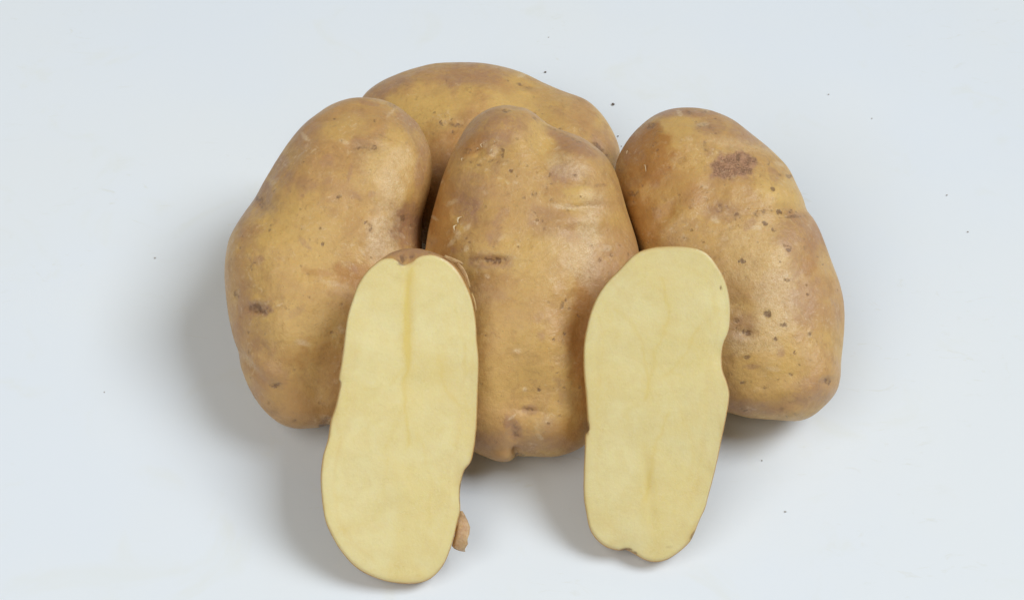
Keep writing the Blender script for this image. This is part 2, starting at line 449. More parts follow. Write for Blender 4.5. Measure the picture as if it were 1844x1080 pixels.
A_MARKS = [('dark',468,362,9,26,22,.50,.9),('pink',466,350,26,40,28,.8,.9),('pink',500,300,22,52,35,.75,.9),('pink',545,235,30,36,40,.5,.9),
           ('pink',440,400,20,50,20,.5,.9),('dark',463,556,19,11,-6,.55,.6),('dark',471,557,6,7,0,.85,.4),('pink',462,556,24,17,0,.9,.6),
           ('dark',426,530,6,9,0,.45),('dark',452,479,4,9,0,.45),('pink',430,590,18,70,-10,.45,.9),('pink',470,640,50,35,-35,.55,.9),
           ('dark',655,268,14,4,-8,.6,.6),('dark',673,267,5,5,0,.75),('dark',648,268,4,3,0,.7),('pink',655,258,30,16,0,.4,.9),
           ('pink',590,290,16,12,0,.65,.8),('pink',545,335,22,14,0,.5,.9),('pink',588,328,12,6,20,.45),
           ('dark',610,354,4,3.5,0,.75),('dark',578,412,4.5,3,0,.85),('dark',580,440,4,3.5,0,.9),('dark',664,410,8,9,0,.55),('dark',658,402,7,3.5,0,.65),
           ('dark',668,418,5,3,0,.55),('pink',730,408,28,36,0,.9,.8),('dark',725,394,6,6,0,.6),('dark',742,406,4,4,0,.45),('pink',758,300,10,60,-6,.6,.8),
           ('pink',735,215,16,26,30,.6,.8),('dark',705,190,12,4,-30,.4),
           ('yellow',705,300,45,60,0,.7,.9),('yellow',510,400,60,70,30,.5,.9),('yellow',560,460,80,60,0,.55,.9),('yellow',620,230,50,22,10,.5,.9),
           ('yellow',520,590,60,40,0,.45,.9),('scaly_sheen',690,430,26,50,-5,.9,.7),('scaly_sheen',708,340,18,60,0,.55,.9),('scaly_sheen',690,300,50,40,0,.3,.9),  # large pale patches paint the highlight on the right flank
           ('orange',628,492,34,20,0,.65,.8),('orange',575,492,24,7,-10,.45,.8),('scaly_sheen',600,510,20,4,-10,.6,.6),
           ('orange',600,640,80,26,0,.4,.9),('orange',640,700,60,60,0,.35,.9),
           ('dark',543,480,3,3,0,.45),('dark',538,555,3.5,3,0,.6),('dark',556,535,3.5,3.5,0,.5),('dark',598,598,3.5,3,0,.6),('dark',545,600,4,3,0,.4),
           ('dark',575,628,12,3,0,.4),('dark',569,617,5,2.5,0,.5),('dark',530,667,4,3,0,.4),('dark',614,548,4,3,0,.45),
           ('dark',497,692,9,5,12,.75,.6),('dark',490,698,4,4,0,.5),('dark',531,757,5,4,0,.75),('dark',497,745,14,5,-30,.35),('dark',584,766,9,5,0,.9),
           ('dark',602,214,3,2,0,.6),('dark',613,252,3,2,0,.5),('dark',640,300,7,4,0,.35),('dark',660,500,4,3,0,.4),('pink',470,690,20,40,-30,.5,.9),
           ('scaly_sheen',448,650,20,5,-50,.4,.7)]
whole_potato('A', 'long potato at the left end of the heap, purplish down its left side', A_OUT, (590,470), 14, 0.026, A_LUMPS, A_MARKS,
             [('eye',463,556,24,15,0,'dark purplish scabby eye'),('eye',657,267,24,9,-8,''),('eye',734,404,22,18,0,''),('eye',497,693,12,9,0,''),('eye',466,362,12,28,22,'')], 1, p=2.5)

B_OUT = [(653,175),(672,157),(697,143),(732,130),(769,119),(798,115),(835,114),(870,116),(904,122),(938,132),(967,145),
         (1007,163),(1042,177),(1059,187),(1079,208),(1096,232),(1110,258),(1115,278),(1113,310),(1095,355),(1045,392),(965,418),(850,432),(778,446),(716,380),
         (668,310),(640,255),(638,210)]
B_LUMPS = [(1050,240,60,60,0,1.4),(840,150,120,30,0,0.8),(1074,268,16,12,-30,-1.4),(805,221,9,7,0,-0.7),(825,226,16,7,0,-0.6),(950,155,20,7,0,-0.7),(950,200,50,30,0,-0.6)]
B_MARKS = [('pink',835,135,70,22,0,.75,.9),('pink',700,155,50,20,25,.7,.9),('pink',790,128,60,14,10,.5,.9),('yellow',770,195,80,36,10,.65,.9),('yellow',950,190,80,26,0,.8,.9),('yellow',735,260,50,60,0,.3,.9),
           ('dark',798,221,7,6,0,.7),('dark',822,225,14,4.5,-10,.6),('dark',816,240,4,5,0,.6),('dark',938,152,9,3.5,0,.6),('dark',955,158,10,3,-10,.4),
           ('dark',705,192,10,5,-15,.55),('dark',1074,266,13,7,-30,.75),('dark',1093,279,6,6,0,.6),('pink',1085,262,26,30,0,.5,.9),('dark',1008,232,5,4,0,.45),('dark',1048,254,5,3,0,.4),
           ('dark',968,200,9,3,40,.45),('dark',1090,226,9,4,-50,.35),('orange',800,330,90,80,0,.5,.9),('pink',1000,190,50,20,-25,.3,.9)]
whole_potato('B', 'potato lying crosswise at the back of the heap, half hidden', B_OUT, (868,262), 34, 0.024, B_LUMPS, B_MARKS,
             [('eye',815,224,26,12,-10,''),('eye',946,155,20,9,0,''),('eye',1077,268,22,14,-30,'dark grey eye near the right end')], 2, p=2.5)

C_OUT = [(918,194),(936,194),(953,202),(971,213),(986,224),(1013,237),(1048,253),(1066,267),(1084,282),(1098,301),(1110,325),(1122,358),
         (1134,396),(1146,432),(1152,465),(1153,510),(1148,570),(1136,635),(1118,700),(1092,757),(1066,787),(1040,806),(1005,819),(975,820),
         (948,818),(928,824),(909,829),(888,825),(858,814),(825,796),(798,762),(780,705),(768,635),(762,560),(762,490),(767,447),(773,405),(782,370),
         (796,325),(811,284),(826,257),(844,232),(867,212),(892,199)]
C_LUMPS = [(905,232,55,36,0,2.4),(1040,300,62,40,-25,2.6),(985,262,26,40,35,-2.3),(1045,352,34,18,0,1.5),(1052,373,34,5,4,-0.6),(1050,400,50,16,0,1.2),
           (890,469,26,6,2,-1.1),(893,455,50,16,0,0.8),(893,488,60,18,0,0.7),(840,380,40,50,0,-1.2),(975,560,60,160,0,1.6),(1040,600,30,110,0,-1.2),
           (870,620,40,80,0,0.8),(960,760,90,34,0,2.4),(955,737,30,6,-4,-0.8),(925,775,10,16,0,-1.0),(929,815,8,10,0,-2.5),(905,820,18,8,0,1.2),
           (860,275,14,10,20,-0.9),(893,278,12,10,20,-0.9),(930,196,12,5,0,-0.7),(1040,480,50,60,0,1.0),(1090,780,20,40,0,-1.5),(855,430,50,24,0,0.9),
           (975,395,30,20,-40,-0.7)]
C_MARKS = [('dark',912,200,9,4,0,.6),('pink',890,235,50,32,10,.75,.9),('pink',845,335,34,30,0,.55,.9),('pink',845,370,24,30,0,.95,.9),('dark',843,362,18,22,0,.22,.9),
           ('yellow',975,250,24,34,10,.85,.7),('yellow',990,300,26,30,0,.5,.9),('yellow',940,300,50,60,0,.35,.9),('pink',1030,262,50,13,-25,.75,.8),('orange',1040,265,40,10,-25,.4,.8),('dark',1010,240,42,2.6,-24,.45,.5),('dark',964,214,9,2.5,-30,.6,.5),
           ('orange',855,262,26,16,30,.6,.8),('dark',842,272,9,6,30,.45),('dark',872,252,14,4,0,.35),('dark',902,278,6,12,-20,.65),('dark',893,290,20,4,0,.5),('dark',870,297,12,5,0,.45),('scaly_sheen',872,260,7,7,0,.55),('scaly_sheen',890,273,7,9,0,.55),('dark',920,308,4,4,0,.75),
           ('pink',1010,313,26,18,0,.95,.8),('dark',989,315,3.5,4,0,.85),('dark',992,330,4,3,0,.5),('dark',1034,316,5,3,0,.5),('dark',960,350,7,6,0,.55),('dark',944,356,4,4,0,.5),('dark',996,362,8,5,0,.5),('dark',905,352,4,3,0,.4),
           ('yellow',1045,350,30,15,0,.9,.6),('dark',1048,371,36,2.2,4,.30,.5),('scaly_sheen',1020,372,40,5,-8,.7,.7),('scaly_sheen',1065,372,28,26,0,.55,.9),('dark',1080,334,12,4,0,.35),
           ('scaly_sheen',1060,420,20,60,-8,.8,.8),('scaly_sheen',1050,475,26,42,8,.7,.8),('scaly_sheen',1020,300,36,22,-20,.6,.8),('scaly_sheen',1000,440,26,30,0,.25,.9),  # painted sheen down the right side, broken up like flaky skin
           ('dark',972,393,20,2.5,-45,.5,.4),('dark',982,414,6,7,0,.45),('dark',1006,408,4,3,0,.4),('dark',1085,420,6,9,0,.35),('dark',1064,442,4,4,0,.45),('dark',1101,459,3,3,0,.8),('dark',1080,468,5,5,0,.45),
           ('dark',885,470,16,6,0,.7,.7),('dark',897,469,7,7,0,.95,.5),('dark',915,466,7,5,0,.5),('dark',858,468,14,6,0,.35),('pink',885,470,38,14,0,.8,.7),('dark',940,481,4,2,0,.4),
           ('orange',790,400,24,90,12,.75,.8),('orange',800,340,20,50,20,.55,.8),('orange',880,505,50,18,0,.35,.9),('yellow',970,470,90,50,0,.45,.9),('pink',1090,480,40,60,0,.5,.9),
           ('yellow',905,580,60,90,0,.3,.9),('orange',1050,620,24,110,0,.75,.9),('yellow',885,700,34,60,0,.55,.9),('pink',870,530,40,24,0,.35,.9),('pink',1000,400,50,30,-20,.4,.9),
           ('dark',876,605,3,2,0,.8),('dark',925,596,3,3,0,.6),('dark',1012,550,4,12,-10,.4),('dark',1043,569,5,3,-20,.6),('dark',1017,601,3.5,3,0,.8),('dark',998,611,3,2.5,0,.7),('dark',1014,615,3,6,0,.45),
           ('dark',992,649,2.5,2.5,0,.5),('dark',1003,672,3,3,0,.7),('dark',1016,697,3,3,0,.5),('dark',970,702,4,4,0,.75),('dark',930,669,4,3,0,.4),('dark',1008,690,4,14,0,.25),('dark',867,691,3,2,0,.5),
           ('pink',955,738,14,10,0,.7),('dark',955,737,8,4,0,.5),('dark',924,770,8,14,10,.42),('pink',922,770,14,22,10,.8),('dark',928,781,6,6,0,.45),('dark',893,796,5,2.5,-20,.5),('dark',937,818,10,4,0,.8),('dark',961,776,3,3,0,.4),('pink',870,795,40,16,0,.5,.9),('scaly_sheen',985,765,24,16,0,.35,.9),
           ('pink',990,800,60,12,0,.5,.9),('orange',1020,780,40,30,0,.5,.9),('dark',800,500,6,4,0,.3)]
whole_potato('C', 'large potato in the middle of the heap, between and behind the two cut halves', C_OUT, (948,510), 10, 0.025, C_LUMPS, C_MARKS,
             [('eye',891,469,40,13,0,'long dark sunken eye'),('eye',874,276,40,28,15,'rough pitted eye near the top'),('eye',1047,356,38,24,0,'pale ringed eye under a curved brow'),('eye',924,772,15,20,10,''),('eye',956,737,18,9,0,''),('stolon_scar',932,817,14,8,0,'')], 3, p=2.6)

D_OUT = [(1111,292),(1120,272),(1136,247),(1157,226),(1182,208),(1209,198),(1237,195),(1268,197),(1293,204),(1320,216),(1348,237),(1379,262),
         (1401,282),(1420,303),(1432,328),(1446,366),(1465,399),(1482,435),(1500,477),(1515,522),(1521,566),(1519,613),(1513,654),(1509,689),(1497,714),
         (1475,737),(1453,752),(1431,757),(1406,754),(1359,752),(1334,747),(1300,735),(1262,708),(1228,665),(1200,605),(1180,545),(1163,490),(1147,447),(1130,410),(1117,365),(1109,325)]
D_LUMPS = [(1250,230,60,30,0,1.0),(1200,290,50,60,0,1.2),(1320,297,42,30,0,-0.5),(1300,378,110,26,-3,-1.0),(1425,378,34,9,-6,-0.8),(1410,350,40,18,-20,1.2),
           (1440,430,40,40,-50,1.4),(1240,370,30,30,0,1.0),(1200,385,30,14,45,-1.2),(1340,610,40,10,0,0.5),(1450,700,60,30,20,1.4),(1340,720,60,22,0,1.0),(1488,686,14,8,0,-1.1),(1400,680,50,20,0,-0.9),
           (1382,566,7,7,0,-0.6),(1345,600,14,10,0,-0.8),(1400,455,30,60,-25,0.8),(1145,320,20,10,30,-0.7),(1420,740,40,12,0,0.9),(1262,225,24,8,0,-0.5)]
D_MARKS = [('crust',1322,298,36,24,0,1.0,.25),('pink',1322,300,38,26,0,1.0,.4),('dark',1328,285,5,10,-25,.55),('dark',1345,308,8,5,0,.4),('dark',1292,300,9,8,0,.4),('dark',1311,303,8,6,0,.3),
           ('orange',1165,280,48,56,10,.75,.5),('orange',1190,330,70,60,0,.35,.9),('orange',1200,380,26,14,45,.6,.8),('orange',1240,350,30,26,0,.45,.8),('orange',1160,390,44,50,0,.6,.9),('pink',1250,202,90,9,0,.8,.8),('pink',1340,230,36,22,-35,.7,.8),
           ('pink',1280,228,26,15,0,.75,.8),('dark',1264,226,7,4,0,.6),('dark',1281,230,8,6,0,.45),('dark',1240,203,12,4,0,.5),('dark',1265,201,8,3,0,.5),('dark',1171,228,9,7,30,.5),('dark',1190,236,12,3,-10,.45),('dark',1323,221,7,3,-20,.5),('dark',1316,246,9,4,-20,.3),
           ('dark',1180,260,6,5,0,.55),('dark',1228,290,8,8,0,.42),('dark',1270,263,5,10,20,.42),('dark',1345,260,4,3,0,.5),('dark',1355,281,4,3,0,.35),('dark',1383,292,4,7,-10,.55),('dark',1376,308,5,6,0,.45),('dark',1373,316,6,4,0,.4),
           ('dark',1140,350,12,8,0,.55,.9),('dark',1168,318,14,8,-20,.35,.9),('dark',1196,360,4,16,35,.4,.6),('dark',1172,378,12,4,20,.45),('dark',1222,352,3,12,15,.5),('dark',1242,364,8,10,0,.4),('dark',1268,343,12,6,0,.45),('dark',1263,335,3,3,0,.6),('dark',1270,360,6,5,0,.4),
           ('dark',1298,376,18,10,-10,.45),('dark',1327,391,6,9,0,.65),('dark',1318,410,20,4,10,.35),('pink',1300,380,34,16,0,.7,.9),('dark',1348,374,4,4,0,.5),('dark',1365,385,14,7,0,.5),('dark',1403,383,5,6,0,.85),('dark',1412,386,5,3,0,.85),('dark',1424,381,4,4,0,.8),('dark',1384,380,8,4,0,.5),('dark',1430,390,20,3,4,.5),
           ('dark',1377,403,6,4,-20,.85),('dark',1393,413,5,5,0,.6),('dark',1391,341,5,4,-20,.65),('dark',1410,315,16,3,-10,.45),('dark',1421,318,5,4,0,.6),('dark',1421,447,6,6,-30,.85),('dark',1412,440,3,10,25,.4),('dark',1336,471,8,4,0,.8),('dark',1334,466,4,3,0,.6),
           ('pink',1425,420,30,36,-20,.65,.9),('pink',1455,440,24,60,-25,.5,.9),('orange',1455,480,14,16,0,.45,.7),('orange',1470,430,18,40,-25,.5,.9),('pink',1450,540,34,40,0,.55,.9),('dark',1450,447,5,5,0,.35),('dark',1220,430,20,5,0,.35),
           ('dark',1382,566,6.5,7,0,.95,.5),('dark',1411,585,7,4.5,5,.8),('dark',1438,606,5.5,4,0,.8),('dark',1458,600,5.5,4.5,0,.75),('dark',1431,636,4,4.5,0,.8),('dark',1397,611,4,3.5,0,.85),('dark',1456,530,4,3,0,.8),('dark',1419,504,4,3.5,0,.55),
           ('dark',1344,600,9,6,-10,.7),('dark',1328,595,6,12,-20,.4),('dark',1325,577,7,5,0,.45),('pink',1335,590,26,30,0,.6,.9),('dark',1344,644,8,4,0,.6),('dark',1319,637,4,3,0,.4),('dark',1459,648,6,4,0,.4),('dark',1441,580,6,6,0,.35),('dark',1358,520,5,3,0,.3),
           ('dark',1424,675,5,4,0,.6),('dark',1415,680,8,9,0,.35),('dark',1338,689,9,4,15,.6),('dark',1377,698,6,3,0,.5),('dark',1316,673,4,4,0,.4),('dark',1491,688,6,7,0,.7),('dark',1478,690,14,7,0,.35),('dark',1424,724,5,3,0,.45),('dark',1341,737,9,4,0,.7),('dark',1432,745,5,3,0,.45),('dark',1408,735,6,4,0,.35),('dark',1500,640,4,30,0,.2),
           ('pink',1460,710,50,30,20,.6,.9),('pink',1350,735,60,12,0,.6,.9),('dark',1370,710,50,12,0,.22,.9),
           ('yellow',1400,340,40,26,-20,.8,.9),('yellow',1240,230,60,18,0,.6,.8),('yellow',1250,290,40,50,0,.3,.9),('yellow',1370,460,60,50,0,.6,.9),('yellow',1380,660,70,50,0,.55,.9),('yellow',1430,360,30,20,-20,.8,.9),('yellow',1200,385,26,30,0,.4,.9),('yellow',1400,580,40,90,0,.35,.9),
           ('scaly_sheen',1395,550,34,90,-6,.7,.9),('scaly_sheen',1350,620,50,20,0,.6,.8),('scaly_sheen',1330,260,60,12,-10,.4,.9),('scaly_sheen',1350,420,60,30,0,.3,.9),('scaly_sheen',1368,480,40,40,0,.35,.9)]  # tall pale patch paints the broad highlight right of centre
whole_potato('D', 'knobbly potato at the right end, with a rough pinkish scab near its top', D_OUT, (1325,470), 17, 0.026, D_LUMPS, D_MARKS,
             [('scab',1322,298,38,27,0,'rough pinkish brown scab'),('eye',1343,600,14,10,0,''),('eye',1488,688,16,10,0,''),('eye',1410,384,26,7,-4,''),('eye',1281,229,26,12,0,''),('eye',1382,566,9,9,0,''),('eye',1300,377,24,13,-8,'')], 4, p=2.5)

# ------------------------------------------------------------------ the two cut halves
def half_potato(key, label, face_out, sil_out, cen, tilt, roll, thick, lift, pith, spots, rimmarks, fdents, seed, skinmarks):
    NA = 540; phi = np.linspace(-math.pi, math.pi, NA, endpoint=False)
    Rf = polar(face_out, cen, 1)(phi); Rs = polar(sil_out, cen, 2)(phi)
    c = ray(np.array([cen[0]]), np.array([cen[1]]))[0]
    v = -c/np.linalg.norm(c)
    side = np.cross([0, 0, 1.0], v); side /= np.linalg.norm(side)      # picture right
    upv = np.cross(v, side)
    th, ro = math.radians(tilt), math.radians(roll)
    m = v*math.cos(th) + upv*math.sin(th)                              # cut plane normal, leaned back from the viewer
    m = m*math.cos(ro) + side*math.sin(ro)
    frho = np.concatenate([np.linspace(0, 0.90, 64), np.linspace(0.915, 1.0, 14)])
    depth = 0.50
    for it in range(14):
        P0 = cam_pos + c*depth
        def pts(R, rho, back):
            px = cen[0] + R*rho*np.cos(phi); py = cen[1] - R*rho*np.sin(phi)
            b = on_plane(px, py, P0, m)
            return b - back*v, np.column_stack([px, py])
        rings, rpx = [], []
        for r in frho:
            e = max(0.0, (r-0.975)/0.025)
            p_, x_ = pts(Rf, r, 0.0004*e*e)
            rings.append(p_); rpx.append(x_)
        FV = np.concatenate(rings); FP = np.concatenate(rpx)
        # the knife's slightly wavy cut
        wob = (fbm((FV-P0)*70+seed*5, seed, 2)-0.5)*0.0012
        for (x, y, rx, ry, a, h) in fdents: wob = wob + gauss_px(FP, x, y, rx, ry, a)*h*0.001
        FV = FV + wob[:, None]*m
        edge_w = wob[-NA:]
        drings = []
        p_, _ = pts(Rf, 1.0, 0.0004); drings.append(p_ + edge_w[:, None]*m)
        for k, (w_, d_) in enumerate(((0.02, 0.0006), (0.35, 0.0016), (0.75, 0.0034), (1.0, 0.0055))):
            rag = 0.9 + 1.1*fbm(np.column_stack([np.cos(phi)*14, np.sin(phi)*14, np.full(NA, seed*1.0)]), seed+7, 4)
            Rm = Rf*(1-w_) + Rs*w_ + (rag if k < 1 else rag*0.5+0.9)
            p_, _ = pts(Rm, 1.0, d_); drings.append(p_ + edge_w[:, None]*m*(1-w_))
        hs = polar(sil_out, cen, 10)(phi)
        for r in np.concatenate([np.cos(np.linspace(0.06, math.pi/2, 60))]):
            mixr = min(1.0, (1-r)*8)
            R2 = (Rs+1.7)*(1-mixr) + hs*mixr
            p_, _ = pts(R2, r, 0.0055 + (thick-0.0055)*math.sqrt(max(0, 1-r**2.4)))
            drings.append(p_)
        DV = np.concatenate(drings)
        und = (fbm((DV-P0)*60+seed*9, seed+3, 3)-0.5)*0.003
        ringi = np.repeat(np.arange(len(drings)), NA)
        und *= np.clip((ringi-4)/14, 0, 1)
        DV = DV - und[:, None]*v
        zmin = min(FV[:, 2].min(), DV[:, 2].min())
        if abs(zmin-lift) < 1e-5: break
        depth += (zmin-lift)/max(0.2, -c[2])
    org = np.array([DV[:, 0].mean(), DV[:, 1].mean(), 0.0])
    root = thing('cut_potato_half', label, 'potato half', org, 'cut potato halves leaning on the heap')
    def quads(nr):
        i = np.arange(NA); j = (i+1) % NA; out = []
        for k in range(nr-1):
            out.append(np.stack([k*NA+i, (k+1)*NA+i, (k+1)*NA+j, k*NA+j], 1))
        return np.concatenate(out)
    fq = quads(len(frho)); dq = quads(len(drings))
    # pith / rim / spot layers on the flesh
    rho = np.repeat(frho, NA); ph = np.tile(phi, len(frho))
    L = paint(FP, 1.0, [('dark', x, y, rx, ry, a, s, .9) for (x, y, rx, ry, a, s) in pith], seed)
    wq = np.column_stack([FP/30.0, np.full(len(FP), seed*1.3)])
    FPw = FP + (np.column_stack([fbm(wq, seed+1, 3), fbm(wq, seed+2, 3)])-0.5)*22
    def line(pl):                                                       # thin wandering vein
        out = np.zeros(len(FP))
        c_ = smooth_closed(pl + pl[-2:0:-1], 160)
        for q_ in c_: out = np.maximum(out, np.exp(-(((FPw[:, 0]-q_[0])**2+(FPw[:, 1]-q_[1])**2)/14.0)))
        return out
    vein = np.zeros(len(FP))
    for pl, st in VEINS[key]: vein = np.maximum(vein, line(pl)*st*1.5)
    pv = np.clip(vein + sum(gauss_px(FP, x, y, rx, ry, a)*s for (x, y, rx, ry, a, s) in pith), 0, 1)
    Rr = np.tile(Rf, len(frho)); inner = (1-rho)*Rr                     # pixels from the edge
    w = fbm(np.column_stack([FP/38.0, np.full(len(FP), seed)]), seed, 4)
    rimv = np.exp(-inner/2.6)*0.9*(0.55+0.9*w) + np.exp(-inner/13.0)*0.22*w
    rimv += np.exp(-((inner-30-14*(w-.5))/5)**2)*0.13*np.clip(w*3-0.8, 0, 1)
    for (x, y, rx, ry, a, s) in rimmarks: rimv = rimv + gauss_px(FP, x, y, rx, ry, a)*s
    sp = paint(FP, 1.0, [('crust', x, y, rx, ry, a, s, .6) for (x, y, rx, ry, a, s) in spots], seed)['crust']
    # merge the innermost ring into one centre vertex
    def build(name, V, Q, mat, attrs, flip, centre_first):
        V = V - org
        if centre_first:
            keep = np.arange(NA, len(V)); Vn = np.concatenate([V[:1], V[keep]])
            at = {k: np.concatenate([a[:1], a[keep]]) for k, a in attrs.items()}
            Q = Q[NA:] - NA + 1
            i = np.arange(NA); j = (i+1) % NA
            tris = np.stack([np.zeros(NA, int), 1+i, 1+j], 1)
        else:
            Vn = np.concatenate([V[:-NA], V[-NA:-NA+1]]); nl = len(V)-NA
            at = {k: np.concatenate([a[:-NA], a[-NA:-NA+1]]) for k, a in attrs.items()}
            Q = Q[:-NA]; i = np.arange(NA); j = (i+1) % NA
            tris = np.stack([nl-NA+i, np.full(NA, nl), nl-NA+j], 1)
        if flip: Q = Q[:, ::-1]; tris = tris[:, ::-1]
        return make_mesh(name, Vn, Q.tolist()+tris.tolist(), mat, root, None, at)
    build('cut_face', FV, fq, flesh, {'marks': np.column_stack([pv, np.clip(rimv, 0, 1), sp])}, False, True)
    DP = project(DV)
    ndv = len(DV)
    Ls = paint(DP, np.where(ringi < len(drings)*0.6, 1.0, 0.0), skinmarks, seed)
    rimtone = np.clip(1.2 - ringi/3.0, 0, 1)*0.3
    build('peel', DV, dq, skin, {'marks': np.column_stack([Ls['dark'], Ls['pink'], np.maximum(Ls['yellow'], rimtone)]),
                                 'tints': np.column_stack([np.maximum(Ls['orange'], rimtone*0.9), Ls['scaly_sheen'], Ls['crust']])}, False, False)
    BODIES[key] = (DV, dq, root, org, v)
    HALF[key] = (P0, m, v)
    print(key, 'depth %.4f' % depth, 'zmax', FV[:, 2].max(), DV[:, 2].max())
    return root
HALF = {}
VEINS = {'E': [([(737,480),(735,560),(733,640),(728,720),(735,800)], .35), ([(733,650),(700,690),(655,700)], .18), ([(785,640),(800,690),(840,740)], .22),
               ([(728,720),(700,800),(690,900)], .14), ([(745,760),(775,860),(770,950)], .14), ([(640,560),(628,700),(605,860),(625,960),(700,1025)], .12), ([(800,500),(832,600),(836,720),(822,800)], .15)],
         'F': [([(1190,500),(1200,560),(1180,650),(1165,720)], .25), ([(1205,740),(1180,800),(1165,900)], .25), ([(1110,560),(1150,600),(1170,680)], .20),
               ([(1260,590),(1230,640),(1190,680)], .20), ([(1230,740),(1250,800),(1240,860)], .15), ([(1085,580),(1078,700),(1080,860),(1105,950)], .12), ([(1270,700),(1262,820),(1232,930)], .12), ([(1215,470),(1270,500),(1285,560)], .14)]}

E_FACE = [(716,470),(706,465),(691,466),(679,473),(661,489.6),(645.5,512.5),(635,540),(627,567),(622.6,595),(619.6,622.5),(615,656),(611,681),(613.5,690),(610,711),
          (604,735.5),(596.7,758),(592,789),(583,819),(579,850),(579,877.5),(582,911),(587.5,938.6),(599.7,966),(615,990.5),(636,1015),(661,1032),(691,1044),
          (722,1049),(752.5,1048.6),(774,1041),(792,1024),(804,1003),(815,972),(823,938.6),(828,918),(827,893),(829,871),(835,847),(846,832),(852,810),
          (856,780),(858,755),(859,720),(861,674),(861,644),(858,613),(856,577),(849,540),(838,512.5),(826,491),(810.5,474),(792,463),(777,459),(762,460),
          (750,465),(742,472),(727,476)]
E_SIL = [(716,449),(700,455),(688,464),(676,474),(661,489),(645.5,512.5),(635,540),(627,567),(622.6,595),(619.6,622.5),(615,656),(611,681),(613,690),(609,711),
         (604,735.5),(596,758),(591,789),(583,819),(579,850),(579,877.5),(582,911),(587.5,938.6),(599.7,966),(615,990.5),(636,1015),(661,1032),(691,1044),
         (722,1049),(752.5,1048.6),(774,1041),(792,1024),(804,1003),(815,972),(825,938.6),(829,918),(828,893),(829,871),(835,847),(846,832),(852,810),
         (856,780),(858,755),(859,720),(861,674),(861,644),(859,613),(857,577),(851,540),(842,508),(830,488),(815,470),(797,459),(780,452),(762,447),(745,445),(730,446)]
half_potato('E', 'left cut half, with a loose flap of peel at its lower right', E_FACE, E_SIL, (722,752), -7, -1, 0.013, 0.0,
            [(742,500,9,40,0,.35),(736,560,9,60,3,.8),(732,625,9,45,3,.75),(736,700,10,60,-4,.25),(725,860,50,14,30,.10),(800,680,30,40,20,.22),(740,800,16,70,0,.12)],
            [(724,474,9,4,0,.8),(829,880,2.5,10,0,.5),(612,690,2.5,8,0,.6)],
            [(832,500,8,18,25,.45),(850,700,8,90,0,.20),(828,860,10,40,8,.35),(740,474,14,5,0,.6),(604,740,5,60,8,.25),(750,1040,70,5,0,.25),(815,700,34,60,20,.16)],
            [(736,540,8,90,2,-0.35),(834,880,20,50,0,-0.6),(610,690,14,14,0,-0.4)], 11,
            [('pink',735,455,50,16,0,.9,.8),('dark',724,468,12,6,0,.85),('dark',742,462,6,5,0,.55),('pink',800,470,50,16,30,.5,.8),('dark',829,880,6,20,0,.6)])

F_OUT = [(1181,446),(1158,451.5),(1143,459),(1132,469),(1112,490),(1094.6,507.5),(1077,533),(1064.5,562),(1057,591),(1052,622),(1051.6,654),(1053,682.5),(1056,711),
         (1057.5,735),(1059,757),(1060.5,773),(1055,783),(1054,806),(1052,849),(1052,892),(1056,921),(1063,952),(1077,972.5),(1094.6,985),(1115,990),(1127.6,989),
         (1143,996),(1160.6,1006),(1178,1010),(1198,1007),(1218,995.5),(1238,978),(1248,962.5),(1258,938),(1269.6,912),(1275,892),(1284,858),(1292.6,820),
         (1301,777),(1307,746),(1311,722),(1312,706),(1308,688),(1301,668),(1299,645),(1302.6,619),(1310,602),(1314,585),(1315,553),(1311,525),(1304,502),
         (1292.6,481.6),(1278,461.6),(1261,450),(1238,445),(1209,444)]
half_potato('F', 'right one of the two cut halves, waisted on its right side, without loose peel', F_OUT, F_OUT, (1180,728), -9, 3, 0.013, 0.0,
            [(1170,870,11,70,8,.55),(1160,920,9,40,5,.4),(1205,550,14,45,0,.22),(1168,690,9,30,0,.22),(1210,780,40,20,50,.14),(1130,600,60,24,-30,.12),(1250,600,40,22,20,.12),(1195,610,50,60,0,.15)],
            [(1298,519,2.5,3,0,.9),(1128,990,12,3,0,.9),(1143,996,5,3,0,.8),(1247,962,3,8,-30,.7),(1058,770,3,12,0,.7),(1204,984,6,3,0,.15)],
            [(1245,960,5,26,-25,.6),(1205,447,50,4,0,.35),(1058,770,4,20,0,.5),(1056,870,4,70,0,.25),(1300,780,4,60,10,.25),(1095,500,5,50,40,.2),(1100,980,40,6,20,.25),(1290,880,4,60,14,.25)],
            [(1316,560,20,50,0,-1.2),(1300,640,26,26,0,-1.1),(1130,992,22,12,0,-0.5),(1195,560,60,60,0,0.4),(1168,880,9,60,5,-0.35)], 12,
            [('dark',1128,992,16,6,0,.8),('dark',1247,964,6,10,0,.6),('dark',1058,770,6,12,0,.6)])

